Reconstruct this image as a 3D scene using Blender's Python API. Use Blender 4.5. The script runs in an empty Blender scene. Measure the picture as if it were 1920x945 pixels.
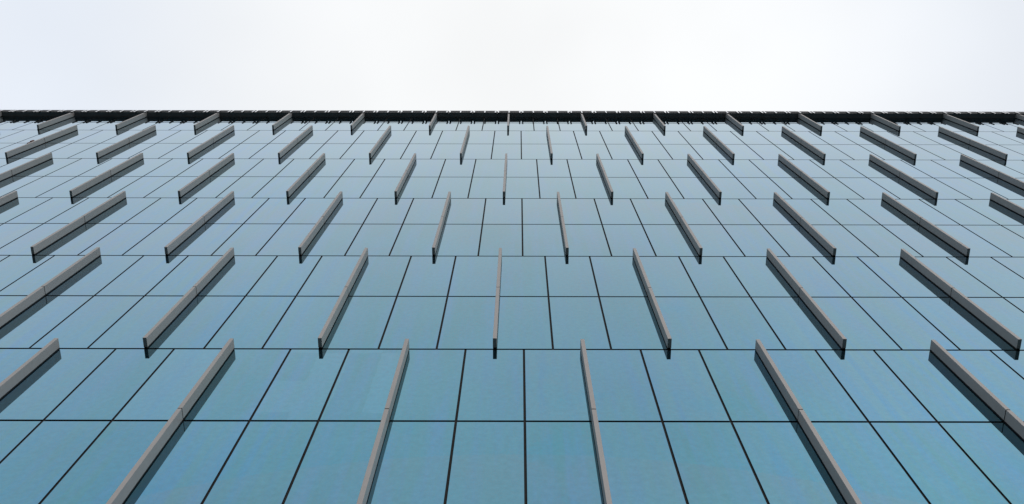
import bpy, bmesh, math, random
from mathutils import Vector, Matrix
random.seed(7)
SC = bpy.context.scene
COL = SC.collection

# ---------------------------------------------------------------- camera
PW, PH = 1920.0, 945.0
FPX = 1750.0                      # focal length in photo pixels
PITCH = math.atan(FPX / 560.5)    # looking steeply up
ROLL = 0.0018
XV = 971.7
CAM = Vector((0.0, -9.72, 1.6))
cam_d = bpy.data.cameras.new('camera')
cam = bpy.data.objects.new('camera', cam_d)
COL.objects.link(cam)
cam_d.sensor_fit = 'HORIZONTAL'
cam_d.sensor_width = 36.0
cam_d.lens = 36.0 * FPX / PW
cam_d.shift_x = -(XV - PW / 2) / PW
cam_d.clip_start = 0.1
cam_d.clip_end = 3000.0
ROT = Matrix.Rotation(math.pi / 2 + PITCH, 4, 'X') @ Matrix.Rotation(ROLL, 4, 'Z')
cam.matrix_world = Matrix.Translation(CAM) @ ROT
SC.camera = cam

def project(p):                   # photo pixel of a world point (used only to rank what shows largest)
    q = ROT.to_3x3().transposed() @ (Vector(p) - CAM)
    if q.z > -0.1: return None
    return (XV + FPX * q.x / -q.z, PH / 2 - FPX * q.y / -q.z)

# ---------------------------------------------------------------- sky and sun
SUN_EL, SUN_AZ = math.radians(32), math.radians(156)   # azimuth clockwise from +Y
world = bpy.data.worlds.new('World')
SC.world = world
world.use_nodes = True
nt = world.node_tree; nt.nodes.clear()
N = nt.nodes.new; L = nt.links.new
def vmath(nt, op, a, b=None):
    n = nt.nodes.new('ShaderNodeVectorMath'); n.operation = op
    nt.links.new(a, n.inputs[0])
    if b is not None:
        if hasattr(b, 'links'): nt.links.new(b, n.inputs[1])
        else: n.inputs[1].default_value = b
    return n
def fmath(nt, op, a, b=None, clamp=False):
    n = nt.nodes.new('ShaderNodeMath'); n.operation = op; n.use_clamp = clamp
    for i, v in enumerate((a, b)):
        if v is None: continue
        if hasattr(v, 'links'): nt.links.new(v, n.inputs[i])
        else: n.inputs[i].default_value = v
    return n.outputs[0]
def mixc(nt, fac, a, b, mode='MIX'):
    n = nt.nodes.new('ShaderNodeMix'); n.data_type = 'RGBA'; n.blend_type = mode
    for s, v in ((0, fac), (6, a), (7, b)):
        if hasattr(v, 'links'): nt.links.new(v, n.inputs[s])
        elif s == 0: n.inputs[0].default_value = v
        else: n.inputs[s].default_value = (*v, 1)
    return n.outputs[2]
tc = N('ShaderNodeTexCoord')
sky = N('ShaderNodeTexSky'); sky.sky_type = 'NISHITA'; sky.sun_disc = False
sky.sun_elevation = SUN_EL; sky.sun_rotation = SUN_AZ; sky.air_density = 1.2; sky.dust_density = 3.0
sky_s = vmath(nt, 'SCALE', sky.outputs[0]); sky_s.inputs[3].default_value = 0.1
dirn = vmath(nt, 'NORMALIZE', tc.outputs['Generated']).outputs[0]
# brightest part of the cloud deck, close to the zenith
glow = vmath(nt, 'DOT_PRODUCT', dirn, Vector((0.02, 0.118, 0.993)).normalized()).outputs[1]
mr = N('ShaderNodeMapRange'); mr.interpolation_type = 'SMOOTHSTEP'
L(glow, mr.inputs[0]); mr.inputs[1].default_value = 0.885; mr.inputs[2].default_value = 1.0
side = vmath(nt, 'DOT_PRODUCT', dirn, (1, 0, 0)).outputs[1]
ms = N('ShaderNodeMapRange'); L(side, ms.inputs[0]); ms.inputs[1].default_value = -0.45; ms.inputs[2].default_value = 0.45
deck = mixc(nt, ms.outputs[0], (0.89, 0.945, 1.03), (0.875, 0.915, 0.975))
cn = N('ShaderNodeTexNoise'); L(dirn, cn.inputs[0]); cn.inputs['Scale'].default_value = 2.6; cn.inputs['Detail'].default_value = 3
cl = N('ShaderNodeMapRange'); L(cn.outputs[0], cl.inputs[0]); cl.inputs[1].default_value = .3; cl.inputs[2].default_value = .7
cl.inputs[3].default_value = 0.94; cl.inputs[4].default_value = 1.06
# the deck is thinner, so brighter, low behind the camera towards the right
thin = vmath(nt, 'DOT_PRODUCT', dirn, Vector((.75, -.66, 0))).outputs[1]
tn = N('ShaderNodeMapRange'); tn.interpolation_type = 'SMOOTHSTEP'; L(thin, tn.inputs[0])
tn.inputs[1].default_value = .38; tn.inputs[2].default_value = .72; tn.inputs[3].default_value = 1.0; tn.inputs[4].default_value = 1.22
deck_s = vmath(nt, 'SCALE', deck); L(tn.outputs[0], deck_s.inputs[3])
cloud0 = mixc(nt, mr.outputs[0], deck_s.outputs[0], (1.06, 1.07, 1.07))
cloud_s = vmath(nt, 'SCALE', cloud0); L(cl.outputs[0], cloud_s.inputs[3])
cloud = cloud_s.outputs[0]
final = mixc(nt, 0.9, sky_s.outputs[0], cloud)
bg = N('ShaderNodeBackground'); L(final, bg.inputs[0]); bg.inputs[1].default_value = 1.0
wo = N('ShaderNodeOutputWorld'); L(bg.outputs[0], wo.inputs[0])

sun_d = bpy.data.lights.new('sun', 'SUN'); sun_d.energy = 1.5; sun_d.angle = math.radians(20); sun_d.color = (1, .955, .91)
sun = bpy.data.objects.new('sun', sun_d); COL.objects.link(sun)
sv = Vector((math.sin(SUN_AZ) * math.cos(SUN_EL), math.cos(SUN_AZ) * math.cos(SUN_EL), math.sin(SUN_EL)))
sun.rotation_euler = sv.to_track_quat('Z', 'Y').to_euler()

SC.cycles.sample_clamp_indirect = 3.0
SC.cycles.blur_glossy = 1.0
SC.view_settings.view_transform = 'Standard'
SC.view_settings.look = 'None'
SC.view_settings.exposure = 0.0
SC.view_settings.gamma = 1.0

# ---------------------------------------------------------------- materials
def new_mat(name):
    m = bpy.data.materials.new(name); m.use_nodes = True
    return m, m.node_tree, m.node_tree.nodes['Principled BSDF']

def noise(nt, vec, scale, detail=3, rough=.5):
    n = nt.nodes.new('ShaderNodeTexNoise'); nt.links.new(vec, n.inputs[0])
    n.inputs['Scale'].default_value = scale; n.inputs['Detail'].default_value = detail; n.inputs['Roughness'].default_value = rough
    return n.outputs[0]
def rng(nt, v, a, b, c, d):
    n = nt.nodes.new('ShaderNodeMapRange'); nt.links.new(v, n.inputs[0])
    for i, x in enumerate((a, b, c, d)): n.inputs[i + 1].default_value = x
    return n.outputs[0]
def geo_pos(nt):
    return nt.nodes.new('ShaderNodeNewGeometry').outputs['Position']

def glass_material():
    m, nt, b = new_mat('blue_mirror_glass')
    pos = geo_pos(nt)
    at = nt.nodes.new('ShaderNodeAttribute'); at.attribute_name = 'tint'
    sep = nt.nodes.new('ShaderNodeSeparateColor'); nt.links.new(at.outputs['Color'], sep.inputs[0])
    # coating hue differs a little from pane to pane
    base = mixc(nt, sep.outputs[0], (.040, .276, .345), (.072, .300, .398))
    # blue streaks in the tint, longer in height than in width
    st = vmath(nt, 'MULTIPLY', pos, (2.1, 1, .16)).outputs[0]
    s1 = noise(nt, st, 1.0, 5, .6)
    base = mixc(nt, rng(nt, s1, .45, .66, 0, .85), base, (.055, .270, .45))
    s2 = noise(nt, pos, .35, 4, .55)  # broad mottling: cloud reflections put into the glass colour
    base = mixc(nt, rng(nt, s2, .42, .70, 0, .5), base, (.125, .300, .365))
    s3 = noise(nt, vmath(nt, 'MULTIPLY', pos, (4.5, 1, .10)).outputs[0], 1.0, 3, .5)
    s4 = noise(nt, vmath(nt, 'MULTIPLY', pos, (.12, 1, .12)).outputs[0], 1.0, 2, .5)
    # the finer blue streaks are stronger towards the two ends of the facade
    sx = nt.nodes.new('ShaderNodeSeparateXYZ'); nt.links.new(pos, sx.inputs[0])
    edge = rng(nt, fmath(nt, 'ABSOLUTE', sx.outputs[0]), 2, 10, .1, 1)
    base = mixc(nt, fmath(nt, 'MULTIPLY', rng(nt, s3, .42, .70, 0, .8), fmath(nt, 'MULTIPLY', rng(nt, s4, .40, .60, .3, 1), edge)), base, (.022, .262, .50))
    # blocky lighter cyan patches on a few panes
    wob = nt.nodes.new('ShaderNodeTexNoise'); wob.inputs['Scale'].default_value = 2.0; nt.links.new(pos, wob.inputs[0])
    wv = vmath(nt, 'SCALE', wob.outputs['Color']); wv.inputs[3].default_value = .16
    pv = vmath(nt, 'ADD', vmath(nt, 'MULTIPLY', vmath(nt, 'ADD', pos, wv.outputs[0]).outputs[0], (1.25, 0, .62)).outputs[0], (.23, .5, .4)).outputs[0]
    br = nt.nodes.new('ShaderNodeTexWhiteNoise'); nt.links.new(vmath(nt, 'FLOOR', pv).outputs[0], br.inputs[0])
    sb = nt.nodes.new('ShaderNodeSeparateColor'); nt.links.new(br.outputs['Color'], sb.inputs[0])
    pf = fmath(nt, 'MULTIPLY', rng(nt, sb.outputs[0],   .45, .47, 0, .36), sep.outputs[1])
    base = mixc(nt, pf, base, (.095, .345, .46))
    fine = noise(nt, pos, 7, 6, .72)
    g = nt.nodes.new('ShaderNodeVectorMath'); g.operation = 'SCALE'; nt.links.new(base, g.inputs[0])
    nt.links.new(rng(nt, fine, .3, .7, .91, 1.09), g.inputs[3])
    nt.links.new(g.outputs[0], b.inputs['Base Color'])
    b.inputs['Metallic'].default_value = 1.0
    b.inputs['Coat Weight'].default_value = .36; b.inputs['Coat Roughness'].default_value = .01
    nt.links.new(rng(nt, s2, .3, .7, .012, .03), b.inputs['Roughness'])
    return m

def metal_material(name, c1, c2, rough, metallic):
    m, nt, b = new_mat(name)
    pos = geo_pos(nt)
    oi = nt.nodes.new('ShaderNodeObjectInfo')
    n1 = noise(nt, vmath(nt, 'MULTIPLY', pos, (3, 3, .35)).outputs[0], 1.0, 3, .5)
    f = fmath(nt, 'ADD', fmath(nt, 'MULTIPLY', rng(nt, n1, .3, .7, 0, 1), .6), fmath(nt, 'MULTIPLY', oi.outputs['Random'], .4))
    c = mixc(nt, f, c1, c2)
    g = nt.nodes.new('ShaderNodeVectorMath'); g.operation = 'SCALE'; nt.links.new(c, g.inputs[0])
    nt.links.new(rng(nt, noise(nt, pos, 5, 2, .5), .3, .7, .975, 1.025), g.inputs[3])
    nt.links.new(g.outputs[0], b.inputs['Base Color'])
    b.inputs['Metallic'].default_value = metallic
    b.inputs['Specular IOR Level'].default_value = .25
    nt.links.new(rng(nt, n1, .3, .7, rough - .05, rough + .05), b.inputs['Roughness'])
    return m

def plain_material(name, c1, c2, scale, rough):
    m, nt, b = new_mat(name)
    nt.links.new(mixc(nt, rng(nt, noise(nt, geo_pos(nt), scale, 4, .6), .3, .7, 0, 1), c1, c2), b.inputs['Base Color'])
    b.inputs['Roughness'].default_value = rough
    b.inputs['Specular IOR Level'].default_value = .15
    return m

GLASS = glass_material()
ALU = metal_material('anodised_aluminium', (.238, .227, .220), (.275, .263, .254), .55, 0)
CLIP = metal_material('pale_metal', (.74, .75, .77), (.84, .85, .86), .4, .2)
GASKET = plain_material('black_gasket', (.012, .0115, .011), (.018, .017, .017), 8, .9)
DARK = plain_material('dark_coated_metal', (.035, .036, .038), (.05, .05, .052), 3, .55)
FIT = plain_material('brown_metal', (.10, .04, .03), (.13, .05, .035), 9, .6)
ROOFM = plain_material('roof_gravel', (.20, .20, .19), (.28, .27, .26), 14, .95)
SOFFIT = plain_material('soffit_panel', (.13, .13, .13), (.16, .16, .16), 2, .7)
CLAD = plain_material('rear_cladding', (.16, .17, .18), (.20, .21, .22), 2, .6)

def ground_material():
    m, nt, b = new_mat('paving')
    pos = geo_pos(nt)
    br = nt.nodes.new('ShaderNodeTexBrick'); nt.links.new(pos, br.inputs[0])
    br.inputs['Scale'].default_value = 1.0; br.inputs['Brick Width'].default_value = .9; br.inputs['Row Height'].default_value = .6
    br.inputs['Mortar Size'].default_value = .008
    br.inputs['Color1'].default_value = (.060, .059, .057, 1); br.inputs['Color2'].default_value = (.075, .073, .070, 1)
    br.inputs['Mortar'].default_value = (.02, .02, .02, 1)
    c = mixc(nt, rng(nt, noise(nt, pos, .8, 5), .35, .7, 0, .5), br.outputs[0], (.045, .044, .043))
    nt.links.new(c, b.inputs['Base Color']); b.inputs['Roughness'].default_value = .85
    return m
GROUND = ground_material()

# ---------------------------------------------------------------- mesh helpers
class MB:
    def __init__(s): s.v = []; s.f = []; s.mi = []; s.t = []
    def box(s, x0, x1, y0, y1, z0, z1, mi=0, front_mi=None, tint=(0, 0)):
        k = len(s.v)
        s.v += [(x0,y0,z0),(x1,y0,z0),(x1,y1,z0),(x0,y1,z0),(x0,y0,z1),(x1,y0,z1),(x1,y1,z1),(x0,y1,z1)]
        for j, q in enumerate(((0,3,2,1),(4,5,6,7),(0,1,5,4),(1,2,6,5),(2,3,7,6),(3,0,4,7))):
            s.f.append([k + i for i in q]); s.mi.append(front_mi if (front_mi is not None and j == 2) else mi); s.t.append(tint)
        return s
    def mesh(s, name, mats, tint=False):
        me = bpy.data.meshes.new(name); me.from_pydata(s.v, [], s.f)
        for m in mats: me.materials.append(m)
        for p, i in zip(me.polygons, s.mi): p.material_index = i
        if tint:
            a = me.color_attributes.new('tint', 'FLOAT_COLOR', 'CORNER')
            for p, t in zip(me.polygons, s.t):
                for li in p.loop_indices: a.data[li].color = (t[0], t[1], 0, 1)
        me.update(); return me
def link(name, data, parent=None, loc=(0, 0, 0)):
    o = bpy.data.objects.new(name, data); COL.objects.link(o); o.location = loc
    if parent: o.parent = parent
    return o

def shows(quad):                  # share of the frame a quad covers, by sampling
    pts = [project(p) for p in quad]
    if any(p is None for p in pts): return 0
    n = 0; K = 12
    for i in range(K):
        for j in range(K):
            u, v = (i + .5) / K, (j + .5) / K
            x = (pts[0][0]*(1-u)+pts[1][0]*u)*(1-v) + (pts[3][0]*(1-u)+pts[2][0]*u)*v
            y = (pts[0][1]*(1-u)+pts[1][1]*u)*(1-v) + (pts[3][1]*(1-u)+pts[2][1]*u)*v
            n += 0 <= x <= PW and 0 <= y <= PH
    a = 0
    for i in range(4):
        x0, y0 = pts[i]; x1, y1 = pts[(i + 1) % 4]; a += x0 * y1 - x1 * y0
    return abs(a) / 2 * n / K / K

# ---------------------------------------------------------------- setting
gm = MB(); gm.v = [(-900,-900,0),(900,-900,0),(900,900,0),(-900,900,0)]; gm.f = [[0,1,2,3]]; gm.mi = [0]
g = link('ground', gm.mesh('ground', [GROUND])); g['kind'] = 'structure'

# ---------------------------------------------------------------- the building
PWID = 1.5                        # pane width
ROWH = 7.757                       # a row is two panes high
Z0 = 1.6 + 22.13                  # level of the joint under the first full row in the photo
ZS = 1.6 + 57.79                  # underside of the cornice
XE = 54.0                         # half length of the facade
GAPX, GAPZ = .057, .078

B = bpy.data.objects.new('glass_office_building', None); COL.objects.link(B); B.location = (0, 0, 0)
B['label'] = 'tall office building faced in blue mirror glass with staggered grey vertical fins'
B['category'] = 'building'

link('wall', MB().box(-XE, XE, .03, 24, .0, ZS + .3).mesh('wall', [GASKET]), B)
link('roof', MB().box(-XE, XE, -.234, 24.1, ZS + .302, ZS + .80).mesh('roof', [DARK]), B)
link('plinth', MB().box(-XE, XE, -.06, .028, 0, Z0 - 3 * ROWH - .03).mesh('plinth', [CLAD]), B)

# glass panes
panes = []                        # x0, x1, z0, z1, patch
PATCH = {(-1, 1, -3), (-1, 1, -4), (-1, 1, -6)}
for r in range(-3, 5):
    off = (-.4 if r % 2 == 0 else .1) * PWID
    zb = Z0 + r * ROWH
    for s in (0, 1):
        z0 = zb + s * ROWH / 2; z1 = z0 + ROWH / 2
        if r == 4 and s == 1: z1 = ZS
        k0 = int(-XE / PWID) - 1
        for k in range(k0, -k0 + 1):
            x0, x1 = off + k * PWID, off + (k + 1) * PWID
            x0, x1 = max(x0, -XE), min(x1, XE)
            if x1 - x0 < .1: continue
            panes.append((x0 + GAPX/2, x1 - GAPX/2, z0 + GAPZ/2, z1 - (0.004 if z1 == ZS else GAPZ/2), 1.0 if (r, s, k) in PATCH else 0.0))
ranked = sorted(panes, key=lambda p: -shows([(p[0],0,p[2]),(p[1],0,p[2]),(p[1],0,p[3]),(p[0],0,p[3])]))
for x0, x1, z0, z1, pt in ranked[:100]:
    cx = (x0 + x1) / 2
    me = MB().box(x0 - cx, x1 - cx, 0, .02, 0, z1 - z0, 0, 1, (random.random(), pt)).mesh('glass_pane', [GASKET, GLASS], True)
    link('glass_pane', me, B, (cx, 0, z0))
rest = MB()
for x0, x1, z0, z1, pt in ranked[100:]: rest.box(x0, x1, 0, .02, z0, z1, 0, 1, (random.random(), pt))
o = link('glass_panes', rest.mesh('glass_panes', [GASKET, GLASS], True), B); o['kind'] = 'stuff'

# vertical fins: a black spacer against the joint carries two aluminium blades
FD, FG, FW = .292, .034, .100     # outer face, gap to the glass, width
def blade_mesh(h):
    bm = bmesh.new(); bmesh.ops.create_cube(bm, size=1)
    for v in bm.verts: v.co = Vector((v.co.x * FW, (v.co.y) * (FD - FG) - (FD + FG) / 2, (v.co.z + .5) * h))
    bmesh.ops.bevel(bm, geom=bm.edges[:], offset=.003, segments=1, affect='EDGES')
    me = bpy.data.meshes.new('blade'); bm.to_mesh(me); bm.free(); me.materials.append(ALU); return me
def spacer(h): return MB().box(-.043, .043, -FG - .02, .004, .003, h - .035).box(-FW/2 + .006, FW/2 - .006, -FD + .006, -FG - .021, .05, h - .05).mesh('fin', [GASKET])
SEG = ROWH / 2
J = .03
me_blade = blade_mesh(SEG - J); me_full = spacer(ROWH)
top_h = ZS - (Z0 + 4 * ROWH) - .06
me_top_blade = blade_mesh(top_h - .03); me_top = spacer(top_h)
fins = []
for r in range(-3, 5):
    u0 = -.4 if r % 2 == 0 else 1.1
    for k in range(-13, 14):
        x = (u0 + 3 * k) * PWID
        if abs(x) > XE - .3: continue
        zb = Z0 + r * ROWH + .03
        zt = Z0 + (r + 1) * ROWH if r < 4 else ZS
        a = shows([(x-FW/2,0,zb),(x+FW/2,-FD,zb),(x+FW/2,-FD,zt),(x-FW/2,0,zt)])
        fins.append((a, x, zb, r))
fins.sort(key=lambda t: -t[0])
seen = [f for f in fins if f[0] > 0][:100]
for a, x, zb, r in seen:
    f = link('fin', me_top if r == 4 else me_full, B, (x, 0, zb))
    if r == 4: link('blade', me_top_blade, f, (0, 0, .03))
    else:
        link('blade', me_blade, f, (0, 0, 0)); link('blade', me_blade, f, (0, 0, SEG))
m = MB()
for a, x, zb, r in fins[len(seen):]:
    hs = [(0, SEG - J), (SEG, 2 * SEG - J)] if r < 4 else [(.03, top_h)]
    for a0, a1 in hs: m.box(x - FW/2, x + FW/2, -FD, -FG, zb + a0, zb + a1)
    m.box(x - .03, x + .03, -FG - .004, .004, zb + .02, zb + hs[-1][1] - .02, 1)
o = link('fins', m.mesh('fins', [ALU, GASKET]), B); o['kind'] = 'stuff'

# cornice: flat dark soffit with a slotted lip, boards and a rod along its edge, pale clips
XS = [k * PWID + .1 * PWID + .02 + PWID / 2 for k in range(-35, 36)]
cm = MB().box(-XE, XE, -.235, .028, ZS, ZS + .298)
for xc in XS: cm.box(xc - .725, xc + .725, -.293, -.236, ZS, ZS + .10)
link('cornice', cm.mesh('cornice', [SOFFIT]), B)
link('rod', MB().box(-XE, XE, -.358, -.336, ZS - .06, ZS - .035).mesh('rod', [DARK]), B)
me_board = MB().box(-.705, .705, -.318, -.297, .12, .56).mesh('fascia_board', [DARK])
me_clip = MB().box(-.038, .038, -.362, -.294, -.38, .22, 1, 0).mesh('clip', [CLIP, DARK])  # one light metal: lit front and shaded other faces put into the colour
edge = lambda x: abs(project((x, -.33, ZS))[0] - PW / 2)
for xc in XS:
    if edge(xc) < PW / 2 + 25: link('fascia_board', me_board, B, (xc, 0, ZS))
far = MB()
for xc in XS:
    if edge(xc) >= PW / 2 + 25: far.box(xc - .705, xc + .705, -.318, -.297, ZS + .12, ZS + .56)
o = link('fascia_boards', far.mesh('fascia_boards', [DARK]), B); o['kind'] = 'stuff'
clips = sorted([x + d for x in XS for d in (0, -.655, .655)], key=edge)
for x in clips[:100]: link('clip', me_clip, B, (x, 0, ZS))
m = MB()
for x in clips[100:]: m.box(x - .038, x + .038, -.362, -.294, ZS - .38, ZS + .22, 1, 0)  # lit front and shaded sides in the colour, as on the single clips
o = link('clips', m.mesh('clips', [CLIP, DARK]), B); o['kind'] = 'stuff'

# small brown fitting on a pane high up at the left
ZF = 1.6 + 49.55; XF = -26.2
f = link('wall_fitting', MB().box(-.05, .05, -.06, .001, 0, .30).box(-.06, .02, -.02, .001, -.32, -.03).mesh('wall_fitting', [FIT]), B, (XF, 0, ZF))
f['label'] = 'small brown fitting on the glass high up at the left'
print('fins seen', len([f for f in fins if f[0] > 0]), 'panes seen', len([p for p in panes if shows([(p[0],0,p[2]),(p[1],0,p[2]),(p[1],0,p[3]),(p[0],0,p[3])]) > 0]))
print('fitting px', project((XF, 0, ZF)), 'joint', project((.1*PWID, 0, Z0)), project((0.1*PWID+PWID, 0, Z0)), project((.1*PWID,0,Z0+4*ROWH)), project((0,0,ZS)), project((0,-.293,ZS)))
